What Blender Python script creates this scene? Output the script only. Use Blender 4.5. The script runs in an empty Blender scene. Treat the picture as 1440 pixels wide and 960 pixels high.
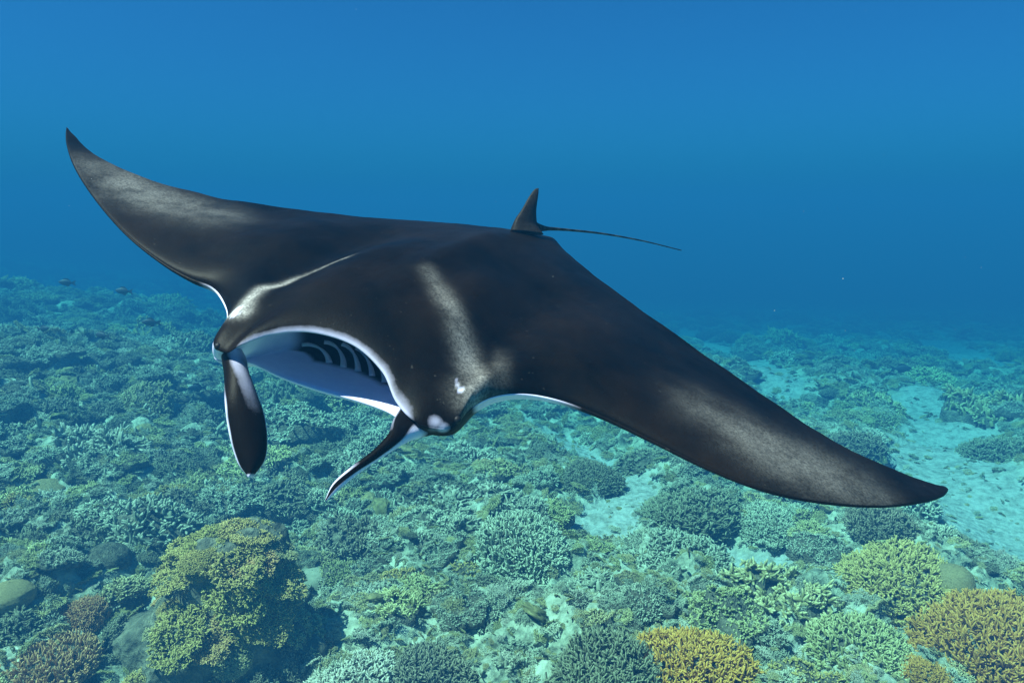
import bpy, math, random
import numpy as np
from mathutils import Vector, Matrix

SC = bpy.context.scene
COL = SC.collection
rng = np.random.default_rng(11)
random.seed(11)

# ------------------------------------------------------------------ camera
CAM_H = 3.0
PITCH = math.radians(10.2)
FPX = 1000.0                      # focal length in pixels of the 1440 x 960 photograph
cam_d = bpy.data.cameras.new('camera')
cam_d.sensor_width = 36.0
cam_d.lens = 36.0 * FPX / 1440.0
cam_d.clip_start = 0.05
cam_d.clip_end = 2000.0
cam = bpy.data.objects.new('camera', cam_d)
COL.objects.link(cam)
cam.location = (0, 0, CAM_H)
cam.rotation_euler = (math.pi / 2 - PITCH, 0, 0)
SC.camera = cam

# ------------------------------------------------------------------ sky and sun
SUN_EL, SUN_AZ = math.radians(60), math.radians(-115)      # azimuth clockwise from +Y (away from the camera) towards +X
world = bpy.data.worlds.new('World')
SC.world = world
world.use_nodes = True
wn = world.node_tree
wn.nodes.clear()
w_out = wn.nodes.new('ShaderNodeOutputWorld')
w_bg = wn.nodes.new('ShaderNodeBackground')
w_sky = wn.nodes.new('ShaderNodeTexSky')
w_sky.sky_type = 'NISHITA'
w_sky.sun_disc = False
w_sky.sun_elevation = SUN_EL
w_sky.sun_rotation = SUN_AZ
w_sky.dust_density = 2.0
w_mix = wn.nodes.new('ShaderNodeMix')
w_mix.data_type = 'RGBA'
w_mix.blend_type = 'MULTIPLY'
w_mix.inputs[0].default_value = 1.0
wn.links.new(w_sky.outputs[0], w_mix.inputs[6])
w_mix.inputs[7].default_value = (0.034, 0.180, 0.345, 1)     # daylight filtered by the open water
wn.links.new(w_mix.outputs[2], w_bg.inputs[0])
w_bg.inputs[1].default_value = 0.12
wn.links.new(w_bg.outputs[0], w_out.inputs[0])

sun_d = bpy.data.lights.new('sun', 'SUN')
sun_d.energy = 5.0
sun_d.angle = math.radians(0.5)
sun_d.color = (1.0, 0.92, 0.78)
sun = bpy.data.objects.new('sun', sun_d)
COL.objects.link(sun)
sdir = Vector((math.cos(SUN_EL) * math.sin(SUN_AZ), math.cos(SUN_EL) * math.cos(SUN_AZ), math.sin(SUN_EL)))
sun.rotation_euler = sdir.to_track_quat('Z', 'Y').to_euler()
sun.location = sdir * 30

vs = SC.view_settings
vs.view_transform = 'Standard'
vs.look = 'None'
vs.exposure = 1.5
vs.gamma = 1.0
vs.use_curve_mapping = False
SC.cycles.use_denoising = True
SC.cycles.volume_bounces = 0
SC.cycles.max_bounces = 5

# ------------------------------------------------------------------ the water itself, as one even volume
def make_haze():
    x, y0, y1, z0, z1 = 95, -40, 125, -20.0, 4.3
    V = [(-x, y0, z0), (x, y0, z0), (x, y1, z0), (-x, y1, z0), (-x, y0, z1), (x, y0, z1), (x, y1, z1), (-x, y1, z1)]
    F = [[0, 3, 2, 1], [4, 5, 6, 7], [0, 1, 5, 4], [1, 2, 6, 5], [2, 3, 7, 6], [3, 0, 4, 7]]
    me = bpy.data.meshes.new('haze')
    me.from_pydata(V, [], F)
    m = bpy.data.materials.new('sea_water')
    m.use_nodes = True
    nt = m.node_tree
    nt.nodes.clear()
    o = nt.nodes.new('ShaderNodeOutputMaterial')
    v = nt.nodes.new('ShaderNodeVolumePrincipled')
    v.inputs['Color'].default_value = WATER_SCATTER + (1,)
    v.inputs['Absorption Color'].default_value = WATER_ABSORB + (1,)
    v.inputs['Density'].default_value = WATER_DENSITY
    v.inputs['Anisotropy'].default_value = 0.0
    nt.links.new(v.outputs[0], o.inputs['Volume'])
    me.materials.append(m)
    ob = bpy.data.objects.new('haze', me)
    COL.objects.link(ob)
    ob['kind'] = 'stuff'


WATER_DENSITY = 0.17
WATER_SCATTER = (0.0118, 0.0769, 0.1809)
WATER_ABSORB = (0.0001, 0.3665, 0.4853)
make_haze()

# ------------------------------------------------------------------ helpers
CP, SP = math.cos(PITCH), math.sin(PITCH)
MCW = np.array([[1, 0, 0], [0, -SP, CP], [0, -CP, -SP]])    # (right, image-down, depth) -> world


def new_mesh(name, V, F, smooth=True):
    me = bpy.data.meshes.new(name)
    V = np.asarray(V, np.float32)
    if isinstance(F, np.ndarray):
        n, k = F.shape
        me.vertices.add(len(V))
        me.vertices.foreach_set('co', V.ravel())
        me.loops.add(n * k)
        me.loops.foreach_set('vertex_index', F.astype(np.int32).ravel())
        me.polygons.add(n)
        me.polygons.foreach_set('loop_start', np.arange(0, n * k, k, dtype=np.int32))
        me.update(calc_edges=True)
    else:
        me.from_pydata(V.tolist(), [], F)
        me.update()
    me.polygons.foreach_set('use_smooth', np.full(len(me.polygons), smooth))
    return me


def attr(me, name, vals):
    a = me.attributes.new(name, 'FLOAT', 'POINT')
    a.data.foreach_set('value', np.asarray(vals, np.float32))


def link(name, me, mat=None, parent=None, label=None, cat=None, group=None, kind=None):
    o = bpy.data.objects.new(name, me)
    COL.objects.link(o)
    if mat is not None and me is not None and not me.materials:
        me.materials.append(mat)
    if parent is not None:
        o.parent = parent
    for k, v in (('label', label), ('category', cat), ('group', group), ('kind', kind)):
        if v:
            o[k] = v
    return o


def grid_faces(n, m, wrap=True, off=0):
    """quads of n rings of m points"""
    i = np.arange(n - 1)[:, None]
    j = np.arange(m if wrap else m - 1)[None, :]
    j2 = (j + 1) % m
    a = i * m + j
    b = i * m + j2
    return np.stack([a, b, b + m, a + m], -1).reshape(-1, 4) + off


def spline(P, t):
    """Catmull-Rom (centripetal-free, index parameter) through rows of P, t in 0..len-1"""
    P = np.asarray(P, float)
    t = np.clip(np.asarray(t, float), 0, len(P) - 1 - 1e-9)
    i = np.floor(t).astype(int)
    u = (t - i)[:, None]
    E = np.vstack([2 * P[0] - P[1], P, 2 * P[-1] - P[-2]])
    p0, p1, p2, p3 = E[i], E[i + 1], E[i + 2], E[i + 3]
    return 0.5 * (2 * p1 + (p2 - p0) * u + (2 * p0 - 5 * p1 + 4 * p2 - p3) * u ** 2 + (3 * p1 - p0 - 3 * p2 + p3) * u ** 3)


def sstep(a, b, x):
    t = np.clip((x - a) / (b - a), 0, 1)
    return t * t * (3 - 2 * t)


PERM = np.random.default_rng(5).permutation(4096)
GRA = np.random.default_rng(6).uniform(0, 2 * np.pi, 4096)


def perlin(x, y, seed=0):
    xi = np.floor(x).astype(np.int64); yi = np.floor(y).astype(np.int64)
    xf, yf = x - xi, y - yi
    u = xf ** 3 * (xf * (xf * 6 - 15) + 10); v = yf ** 3 * (yf * (yf * 6 - 15) + 10)

    def g(ix, iy, fx, fy):
        h = GRA[PERM[(PERM[(ix + seed * 131) & 4095] + iy) & 4095]]
        return np.cos(h) * fx + np.sin(h) * fy
    a = g(xi, yi, xf, yf); b = g(xi + 1, yi, xf - 1, yf)
    c = g(xi, yi + 1, xf, yf - 1); d = g(xi + 1, yi + 1, xf - 1, yf - 1)
    return (a * (1 - u) + b * u) * (1 - v) + (c * (1 - u) + d * u) * v


def ball_grid(nu, nv, low=-.5):
    th = np.linspace(0, 1, nv)
    z = 1 - th * (1 - low)
    z[0] = .9995
    q = np.sqrt(np.maximum(0, 1 - z * z))
    ph = np.linspace(0, 2 * np.pi, nu, endpoint=False)
    P = np.stack([q[:, None] * np.cos(ph)[None, :], q[:, None] * np.sin(ph)[None, :], np.broadcast_to(z[:, None], (nv, nu))], -1).reshape(-1, 3)
    return P, grid_faces(nv, nu)


def mat_new(name):
    m = bpy.data.materials.new(name)
    m.use_nodes = True
    nt = m.node_tree
    b = nt.nodes['Principled BSDF']
    return m, nt, b


# ------------------------------------------------------------------ manta ray
RB = np.array([[-0.38640612, 0.91048902, 0.14730941],
               [0.37469689, 0.30090385, -0.87696015],
               [-0.84278856, -0.28366639, -0.45742849]])      # body axes (forward, left, up) in camera axes
MANTA_SIZE = 0.51                  # a 1.8 m wide animal
TB = np.array([-0.2879497, -0.14040508, 2.51025236])


def flex(y):
    return np.where(y < 0, 0.18, -0.18) * (np.abs(y) / 1.75) ** 1.7


def cam2body(P):
    return (P - TB) @ RB


def body2world(B):
    return (np.asarray(B) @ RB.T + TB) * MANTA_SIZE @ MCW.T + np.array([0, 0, CAM_H])


def body2px(B):
    P = np.asarray(B) @ RB.T + TB
    return np.stack([720 + FPX * P[..., 0] / P[..., 2], 480 + FPX * P[..., 1] / P[..., 2]], -1)


def on_surface(px, dz=0.0):
    """body points seen at the given pixels, lying on the ray's flexed mid surface raised by dz"""
    px = np.asarray(px, float)
    dz = np.broadcast_to(np.asarray(dz, float), (len(px),))
    d = np.c_[(px[:, 0] - 720) / FPX, (px[:, 1] - 480) / FPX, np.ones(len(px))]
    o = -TB @ RB
    db = d @ RB
    lam = np.full(len(px), 2.5)
    for _ in range(80):
        b = o + db * lam[:, None]
        err = flex(b[:, 1]) + dz - b[:, 2]
        lam += 0.7 * err / db[:, 2]
    return o + db * lam[:, None]


# station control points: upper front edge, lower front edge, trailing edge (photo pixels), z offsets, upper/lower bulge, mouth depth
ST = [
    # front upper       front lower      trailing edge    zU     zL     Tu     Tl    dep
    ((93.5, 180),       (93.5, 180),     (94.5, 179),     0,     0,     .002,  .002, 0),
    ((95, 205),         (95, 205),       (103, 190),      0,     0,     .003,  .006, 0),
    ((108, 240),        (108, 240),      (138, 221),      0,     0,     .005,  .012, 0),
    ((138, 285),        (138, 285),      (212, 254),      0,     0,     .010,  .022, 0),
    ((180, 332),        (180, 332),      (312, 280),      0,     0,     .020,  .034, 0),
    ((228, 370),        (228, 370),      (410, 296),      0,     0,     .038,  .046, 0),
    ((266, 392),        (266, 392),      (485, 304),      0,     0,     .065,  .066, 0),
    ((298, 405),        (298, 405),      (545, 309),      0,     0,     .10,   .085, 0),
    ((314, 424),        (314, 424),      (590, 311),      0,     0,     .125,  .11,  0),
    ((320, 450),        (320, 450),      (625, 313),      0.01,  -.01,  .14,   .13,  0),
    ((300, 484),        (300, 496),      (660, 316),      .02,   -.03,  .155,  .14,  0.0),
    ((318, 498),        (322, 508),      (690, 320),      .02,   -.05,  .165,  .145, 0.04),
    ((340, 487),        (352, 508),      (715, 324),      .05,   -.06,  .17,   .15,  0.18),
    ((388, 472),        (396, 528),      (738, 328),      .075,  -.08,  .175,  .15,  0.28),
    ((440, 470),        (448, 546),      (754, 330),      .085,  -.09,  .175,  .15,  0.31),
    ((497, 488),        (502, 561),      (768, 332),      .075,  -.09,  .175,  .15,  0.30),
    ((537, 525),        (540, 574),      (777, 334),      .045,  -.08,  .17,   .15,  0.22),
    ((557, 568),        (560, 585),      (781, 338),      .01,   -.05,  .165,  .145, 0.08),
    ((588, 597),        (588, 602),      (784, 342),      .0,    -.03,  .155,  .14,  0.0),
    ((634, 603),        (634, 606),      (788, 347),      -.01,  -.02,  .145,  .13,  0.0),
    ((662, 576),        (662, 576),      (795, 354),      0,     0,     .13,   .12,  0),
    ((695, 559),        (695, 559),      (812, 368),      0,     0,     .115,  .105, 0),
    ((738, 555),        (738, 555),      (838, 390),      0,     0,     .10,   .085, 0),
    ((790, 565),        (790, 565),      (874, 417),      0,     0,     .085,  .065, 0),
    ((850, 588),        (850, 588),      (925, 453),      0,     0,     .070,  .045, 0),
    ((920, 622),        (920, 622),      (1000, 506),     0,     0,     .055,  .032, 0),
    ((1000, 661),       (1000, 661),     (1080, 561),     0,     0,     .032,  .030, 0),
    ((1080, 691),       (1080, 691),     (1142, 602),     0,     0,     .020,  .024, 0),
    ((1160, 707),       (1160, 707),     (1203, 637),     0,     0,     .012,  .017, 0),
    ((1240, 712),       (1240, 712),     (1264, 664),     0,     0,     .007,  .010, 0),
    ((1300, 705),       (1300, 705),     (1310, 680),     0,     0,     .006,  .005, 0),
    ((1325, 697),       (1325, 697),     (1327, 684),     0,     0,     .004,  .004, 0),
    ((1333, 690),       (1333, 690),     (1333, 687),     0,     0,     .002,  .002, 0),
]


def build_manta_body():
    n_st = len(ST)
    zU = np.array([s[3] for s in ST]); zL = np.array([s[4] for s in ST])
    LU = on_surface([s[0] for s in ST], zU)
    LL = on_surface([s[1] for s in ST], zL)
    TE = on_surface([s[2] for s in ST], 0)
    # finer steps round the head
    t = np.concatenate([np.linspace(0, 9, 110, endpoint=False), np.linspace(9, 20, 200, endpoint=False), np.linspace(20, n_st - 1, 140)])
    LU, LL, TE = spline(LU, t), spline(LL, t), spline(TE, t)
    par = spline(np.array([[s[5], s[6], s[7]] for s in ST], float), t)
    Tu, Tl, dep = par[:, 0], par[:, 1], np.clip(par[:, 2], 0, 1)
    NU, NC, NL = 70, 80, 50
    up = np.array([0, 0, 1.0]); fw = np.array([1.0, 0, 0])

    cu = (1 - np.cos(np.linspace(0, np.pi, NU))) / 2           # 0 at the front edge .. 1 at the trailing edge
    cl = (1 - np.cos(np.linspace(0, np.pi, NL))) / 2

    def shape(c, head):
        wing = 2.6 * np.sqrt(c) * (1 - c) ** 1.15 * 0.76
        hd = 1.55 * c ** 0.62 * (1 - c) ** 0.85 * 1.12
        return wing * (1 - head) + hd * head
    mid = LU.mean(0)
    head = sstep(8.0, 11.0, t) * (1 - sstep(18.5, 21.0, t))
    V, S, Cc, Wv = [], [], [], []
    thin = 0.004
    for k in range(len(t)):
        a, b, e = LU[k], LL[k], TE[k]
        wide = np.linalg.norm(a - e)
        rim = min(thin, wide * 0.1)
        a2 = a + up * rim; b2 = b - up * rim
        e2u = e + up * rim * .5; e2l = e - up * rim * .5
        gu = shape(cu, head[k]); gl = shape(cl, head[k] * .6)
        U = a2 * (1 - cu)[:, None] + e2u * cu[:, None] + up * (Tu[k] * gu)[:, None]
        L = b2 * (1 - cl)[:, None] + e2l * cl[:, None] - up * (Tl[k] * gl)[:, None]
        w = np.linspace(0, 1, NC + 2)[1:-1]
        hgt = np.linalg.norm(a - b)
        h = 1 - np.abs(2 * w - 1) ** 3.2
        sm = w * w * (3 - 2 * w)
        Cv = a2 * (1 - sm)[:, None] + b2 * sm[:, None] - fw * ((dep[k] * h)[:, None]) \
            + up * (0.035 * min(1, dep[k] / .2) * np.sin(2 * np.pi * w))[:, None] + fw * (rim * (1 - min(1, dep[k] / .05)) * np.sin(np.pi * w))[:, None]
        ring = np.vstack([U[::-1], Cv, L])
        V.append(ring)
        S.append(np.full(len(ring), t[k]))
        Cc.append(np.concatenate([cu[::-1], np.zeros(NC), cl]))
        Wv.append(np.concatenate([np.full(NU, -1.0), w, np.full(NL, 2.0)]))
    V = np.array(V); n, m = V.shape[:2]
    # even out the surface from station to station, away from the front edge
    cc = np.concatenate([cu[::-1], np.full(NC, 0), cl])
    V0 = V.copy(); Z = V.copy()
    for rep in range(3):
        for sg, lo, hi in ((6, .02, .12), (16, .10, .35)):
            k = np.arange(-3 * sg, 3 * sg + 1); w_ = np.exp(-.5 * (k / sg) ** 2); w_ /= w_.sum()
            pad = np.concatenate([2 * V[:1] - V[1:3 * sg + 1][::-1], V, 2 * V[-1:] - V[-3 * sg - 1:-1][::-1]])
            B_ = sum(w_[i] * pad[i:i + n] for i in range(len(k)))
            a_ = sstep(lo, hi, cc)[None, :, None] * (1 - sstep(.93, 1.0, cc) * .85)[None, :, None]
            a_ = a_ * (sstep(3.0, 7.0, t) * (1 - sstep(23.5, 27.5, t)))[:, None, None]
            V = V * (1 - a_) + B_ * a_
    F = grid_faces(n, m, True)
    S, Cc, Wv = np.array(S).ravel(), np.array(Cc).ravel(), np.array(Wv).ravel()
    V = V.reshape(-1, 3)
    caps = [list(range(m)), list(range((n - 1) * m, n * m))[::-1]]
    return V, F, S, Cc, Wv, caps, m, NU, NC, t


def pl_dist(P, line):
    """distance in body xy to a polyline and the position along it (0..1)"""
    P = P[:, :2]; line = np.asarray(line)[:, :2]
    best = np.full(len(P), 9.0); pos = np.zeros(len(P))
    n = len(line) - 1
    for i in range(n):
        a, b = line[i], line[i + 1]
        d = b - a
        u = np.clip(((P - a) @ d) / (d @ d), 0, 1)
        q = np.linalg.norm(P - a - u[:, None] * d, axis=1)
        w = q < best
        best[w] = q[w]; pos[w] = ((i + u) / n)[w]
    return best, pos


def at_depth(px, z):
    px = np.asarray(px, float); z = np.asarray(z, float)
    P = np.c_[(px[:, 0] - 720) / FPX * z, (px[:, 1] - 480) / FPX * z, z]
    return cam2body(P)


def ribbon(A, B, thick, n=60, m=28, bow=0.0):
    """a flat fleshy fin: edge curves A and B (body points), thickness and bow along its face normal"""
    t = np.linspace(0, len(A) - 1, n)
    a, b = spline(A, t), spline(B, t)
    th = np.interp(t, np.arange(len(thick)), thick)
    tang = np.gradient((a + b) / 2, axis=0)
    nor = np.cross(b - a, tang)
    nor /= np.linalg.norm(nor, axis=1)[:, None] + 1e-9
    ang = np.linspace(0, 2 * np.pi, m, endpoint=False)
    V = []
    for k in range(n):
        c = (a[k] + b[k]) / 2; r = (b[k] - a[k]) / 2
        cs, sn = np.cos(ang), np.sin(ang)
        V.append(c + cs[:, None] * r + (np.sign(sn) * np.abs(sn) ** .8 * th[k] + bow * (1 - cs ** 2))[:, None] * nor[k])
    V = np.array(V)
    tt = np.repeat(t / (len(A) - 1), m)
    aa = np.tile(ang, n)
    return V.reshape(-1, 3), grid_faces(n, m), tt, aa, [list(range(m))[::-1], list(range((n - 1) * m, n * m))]


def make_manta():
    V, F, S, Cc, Wv, caps, m, NU, NC, tst = build_manta_body()
    # folds: a ridge along the spine, a furrow behind each shoulder, slack skin
    up_ = np.tile(np.concatenate([sstep(.04, .2, (1 - np.cos(np.linspace(0, np.pi, NU))) / 2)[::-1], np.zeros(m - NU)]), len(tst))
    x_, y_ = V[:, 0].copy(), V[:, 1].copy()
    V[:, 2] += up_ * (.022 * np.exp(-(y_ / .07) ** 2) * sstep(-.75, -.45, x_) * (1 - sstep(.0, .4, x_))
                      - .034 * np.exp(-((np.abs(y_) - .36) / .09) ** 2) * sstep(-.5, -.1, x_) * (1 - sstep(.35, .55, x_))
                      + .020 * np.exp(-((np.abs(y_) - .20) / .09) ** 2) * sstep(-.3, .05, x_) * (1 - sstep(.35, .6, x_))
                      + .016 * np.exp(-((np.abs(y_) - .58) / .13) ** 2) * sstep(-.45, -.1, x_) * (1 - sstep(.1, .35, x_))
                      + .006 * perlin(x_ * 3.2 + 5, y_ * 5.0, 1) + .004 * perlin(x_ * 7, y_ * 9, 2) + .0012 * perlin(x_ * 26, y_ * 34, 4))
    Gd = V.reshape(len(tst), m, 3)
    pxv = body2px(V); dpv = (V @ RB.T + TB)[:, 2]

    def skin_depth(px):
        d = np.hypot(*(pxv - np.array(px)).T)
        w = d < 7
        return float(dpv[w].min()) if w.any() else float(dpv[d.argmin()])
    upper = Wv < 0; cav = (Wv >= 0) & (Wv <= 1); lower = Wv > 1
    pale = np.zeros(len(V)); grey = np.zeros(len(V)); dark = np.zeros(len(V))
    wob = 0.012 * np.sin(V[:, 0] * 23 + V[:, 1] * 31) + 0.01 * np.sin(V[:, 1] * 57 - V[:, 0] * 41)
    # white belly, white mouth lining
    pale[lower] = 1.0
    wing = (S < 9.2) | (S > 20.3)
    inner = sstep(5.8, 8.0, S) * (1 - sstep(22.3, 24.0, S))
    pale[cav & wing] = 0.9 * inner[cav & wing]
    # underside of the outer wings shades to dark along the leading edge
    le = lower & wing
    pale[le] = np.maximum(sstep(0.0, 0.12, Cc[le] + wob[le]), inner[le])
    hd = ~wing
    pale[cav & hd] = 1.0
    pale = np.where(cav & hd, np.minimum(pale, .62 + .38 * sstep(.02, .14, Wv)), pale)
    # the eye bump and the foot of the left lobe are dark underneath too
    bump = sstep(17.0, 17.7, S) * (1 - sstep(19.9, 20.5, S))
    pale = pale * (1 - bump * np.where(cav, 1.0, np.where(lower, 1 - sstep(.05, .16, Cc), 0.0)))
    # rim of the upper lip
    lip = upper & (S > 11.0) & (S < 18.2)
    chord = 1.3
    x = Cc[lip] * chord
    pale[lip] = ((1 - sstep(0.002, 0.008, x)) * .25 + (1 - sstep(0.004, 0.024 + .018 * sstep(15, 17, S[lip]) + .014 * (1 - sstep(11.5, 13, S[lip])), x)) * .34) * sstep(11.3, 12.3, S[lip]) * (1 - sstep(17.3, 18.2, S[lip]))
    # throat openings, not cut but painted as dark shade on the mouth lining
    # dark = sstep(.30, .44, Wv) * (1 - sstep(.50, .60, Wv)) * cav * sstep(11.8, 12.6, S) * (1 - sstep(16.6, 17.2, S))
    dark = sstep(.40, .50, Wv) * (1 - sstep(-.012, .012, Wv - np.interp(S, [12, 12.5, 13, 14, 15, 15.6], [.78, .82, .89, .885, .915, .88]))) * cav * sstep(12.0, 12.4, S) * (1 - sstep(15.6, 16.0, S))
    # shoulder patches
    for line, r0, r1, amp in (
            ([(337, 432), (349, 417), (372, 401), (420, 387), (490, 377)], .030, .016, .85),
            ([(668, 535), (672, 515), (655, 482), (630, 447), (598, 408)], .055, .034, .42),
            ([(690, 528), (704, 508), (708, 480)], .045, .03, .16)):
        L = on_surface(line, [.09] * len(line))
        d, pos = pl_dist(V, L)
        r = r0 + (r1 - r0) * pos
        g = np.exp(-(d / r) ** 2 * 1.2) * (1 - .75 * pos) * amp
        grey = np.where(upper, np.maximum(grey, g), grey)
    for c, r, amp in (((331, 441), .022, 1), ((644, 535), .010, 1), ((652, 541), .012, .8), ((662, 548), .012, .5)):
        L = on_surface([c], [.06])[0]
        d = np.linalg.norm(V[:, :2] - L[:2], axis=1)
        grey = np.where(upper, np.maximum(grey, amp * (1 - sstep(r * .3, r * 1.5, d))), grey)
    # sheen of the outer wings, painted into the skin colour as pale grey
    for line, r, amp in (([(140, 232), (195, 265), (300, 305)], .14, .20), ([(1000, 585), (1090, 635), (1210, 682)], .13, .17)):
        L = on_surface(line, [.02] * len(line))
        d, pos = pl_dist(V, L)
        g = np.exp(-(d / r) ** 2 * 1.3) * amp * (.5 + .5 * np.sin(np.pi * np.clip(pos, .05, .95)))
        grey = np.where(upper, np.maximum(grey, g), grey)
    for c, r in (((334, 438), .016), ((331, 446), .012), ((643, 534), .009), ((649, 541), .008)):
        L = on_surface([c], [.06])[0]
        d = np.linalg.norm(V[:, :2] - L[:2], axis=1)
        pale = np.where(upper, np.maximum(pale, .85 * (1 - sstep(r * .5, r * 1.5, d + wob * .25))), pale)
    # white corner behind the right eye bump
    for c, r in (((296, 494), .022), ((612, 595), .028), ((624, 604), .030), ((620, 612), .026)):
        L = on_surface([c], [0])[0]
        d = np.linalg.norm(V - (L + [0, 0, 0]), axis=1)
        pale = np.maximum(pale, .8 * (1 - sstep(r * .2, r * 1.35, d + wob * .3)))
    Vs, Fs, P, G, D = [V], [F.tolist() + caps], [pale], [grey], [dark]
    off = len(V)

    def add(v, f, caps, p, g, d):
        nonlocal off
        Vs.append(v); Fs.append([[i + off for i in q] for q in (f.tolist() + caps)])
        P.append(p); G.append(g); D.append(d)
        off += len(v)
    # right cephalic lobe: a hanging paddle
    A = at_depth([(312, 478), (312, 502), (315, 530), (316, 565), (321, 605), (333, 648), (349, 671)], [2.10, 2.03, 1.96, 1.90, 1.88, 1.87, 1.87])
    B = at_depth([(336, 484), (346, 503), (350, 522), (362, 556), (374, 592), (375, 640), (356, 672)], [2.06, 2.015, 1.985, 1.955, 1.93, 1.90, 1.87])
    v, f, tt, aa, cp = ribbon(A, B, [.02, .024, .022, .018, .016, .013, .007], bow=-0.012)
    e = np.abs(np.cos(aa)); front = np.sin(aa)
    rim = sstep(.90, 1.0, e + .015 * np.sin(tt * 40)) * sstep(.3, .6, tt) * np.where(np.cos(aa) < 0, 1, .8)
    inside = (1 - sstep(.25, .80, tt + .10 * np.cos(aa) * -1)) * sstep(-.55, .15, np.cos(aa)) * (1 - .35 * sstep(.4, .9, np.cos(aa)))
    p = np.maximum(np.maximum(rim, inside * (.5 + .35 * (1 - sstep(.1, .32, tt)))), sstep(.955, .995, tt) * .8)
    add(v, f, cp, p, p * 0, p * 0)
    # left cephalic lobe: seen edge-on, curling to a point
    A = at_depth([(610, 530), (574, 562), (554, 588), (547, 610), (524, 635), (491, 659), (468, 680), (457, 703)], [2.20, 1.96, 1.885, 1.82, 1.77, 1.73, 1.705, 1.695])
    B = at_depth([(655, 592), (630, 606), (602, 611), (572, 622), (540, 640), (506, 664), (477, 688), (459, 704.5)], [2.02, 1.95, 1.90, 1.86, 1.80, 1.75, 1.71, 1.695])
    v, f, tt, aa, cp = ribbon(A, B, [.03, .028, .024, .018, .013, .009, .006, .003])
    e = np.cos(aa)                                                # -1 on edge A, +1 on edge B
    p = np.maximum(sstep(-.05, .35, e) * sstep(.26, .36, tt) * .9, (1 - sstep(-.95, -.7, e)) * sstep(.6, .8, tt))
    p = np.maximum(p, (1 - sstep(-1, -.86, e)) * sstep(.16, .26, tt) * (1 - sstep(.3, .5, tt)) * .4)
    add(v, f, cp, p, p * 0, p * 0)
    # dorsal fin
    zf = skin_depth((732, 322)) + .01
    print('zf', zf, skin_depth((765, 330)), skin_depth((610, 560)), skin_depth((600, 575)), skin_depth((330, 480)), skin_depth((640, 585)))
    A = at_depth([(717, 325), (724, 309), (734, 294), (743, 278), (751, 267), (756.5, 264.5)], [zf, zf, zf + .01, zf + .02, zf + .03, zf + .03])
    B = at_depth([(764, 330), (756, 318), (754, 302), (755, 288), (757, 274), (757.6, 265.5)], [zf + .05, zf + .05, zf + .04, zf + .03, zf + .03, zf + .03])
    v, f, tt, aa, cp = ribbon(A, B, [.035, .02, .013, .009, .006, .002], 40, 20)
    add(v, f, cp, tt * 0, tt * 0 + .02, tt * 0)
    # tail
    c = at_depth([(745, 318), (765, 321), (800, 323.5), (850, 329), (905, 339), (958, 352)], [zf + .06, zf + .08, zf + .2, zf + .4, zf + .64, zf + .87])
    t = np.linspace(0, 5, 60)
    cc = spline(c, t)
    rad = np.interp(t, [0, .6, 1.2, 2, 5], [.034, .022, .0095, .0062, .003])
    ang = np.linspace(0, 2 * np.pi, 10, endpoint=False)
    v = cc[:, None, :] + rad[:, None, None] * (np.cos(ang)[None, :, None] * np.array([0, 1, 0]) + np.sin(ang)[None, :, None] * np.array([.2, 0, 1]))
    v = v.reshape(-1, 3)
    add(v, grid_faces(60, 10), [list(range(10))[::-1], list(range(590, 600))], np.zeros(600), np.repeat(.10 * np.sin(t * 9) ** 2, 10), np.zeros(600))

    V = np.vstack(Vs); F = [q for fs in Fs for q in fs]
    base = body2world(np.array([[0, 0, 0.]]))[0]
    root = bpy.data.objects.new('manta_ray', None)
    COL.objects.link(root)
    root.location = base
    root['label'] = 'large black manta ray gliding above the reef with wide open mouth'
    root['category'] = 'manta ray'
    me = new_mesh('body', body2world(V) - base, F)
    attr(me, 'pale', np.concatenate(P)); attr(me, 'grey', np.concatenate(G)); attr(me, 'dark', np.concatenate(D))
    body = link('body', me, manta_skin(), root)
    # make normals point outward
    import bmesh
    bm = bmesh.new(); bm.from_mesh(me); bmesh.ops.recalc_face_normals(bm, faces=bm.faces); bm.to_mesh(me); bm.free()
    # pale gill arches crossing the dark throat
    am = arch_mat()
    ang = np.linspace(0, 2 * np.pi, 10, endpoint=False)
    for s0, w0, s1, w1, rr in ((12.3, .70, 13.35, .88, .0055), (12.75, .68, 13.75, .885, .0055), (13.2, .70, 14.15, .885, .0055), (13.6, .72, 14.55, .89, .005), (14.0, .76, 15.0, .90, .005), (14.45, .80, 15.45, .89, .0045)):
        u = np.linspace(0, 1, 24)
        si = np.interp(s0 + (s1 - s0) * u, tst, np.arange(len(tst)))
        wi = NU + (w0 + (w1 - w0) * u ** 1.2) * (NC + 1) - 1
        i0 = si.astype(int); j0 = wi.astype(int); fi = (si - i0)[:, None]; fj = (wi - j0)[:, None]
        c = (Gd[i0, j0] * (1 - fi) + Gd[i0 + 1, j0] * fi) * (1 - fj) + (Gd[i0, j0 + 1] * (1 - fi) + Gd[i0 + 1, j0 + 1] * fi) * fj
        c[:, 0] += .012 * np.sin(np.pi * u); c[:, 2] += .012 * np.sin(np.pi * u)
        tg = np.gradient(c, axis=0); tg /= np.linalg.norm(tg, axis=1)[:, None]
        a1 = np.cross(tg, [1, 0, 0]); a1 /= np.linalg.norm(a1, axis=1)[:, None]
        a2 = np.cross(tg, a1)
        rad = rr * (.6 + .8 * np.abs(u - .5) * 2)
        v = c[:, None] + rad[:, None, None] * (np.cos(ang)[None, :, None] * a1[:, None] * .8 + np.sin(ang)[None, :, None] * a2[:, None] * 1.5)
        link('gill_arch', new_mesh('gill_arch', body2world(v.reshape(-1, 3)) - base, grid_faces(24, 10).tolist() + [list(range(10))[::-1], list(range(230, 240))]), am, root)
    # eyes on the sides of the head
    em = eye_mat()
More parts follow.
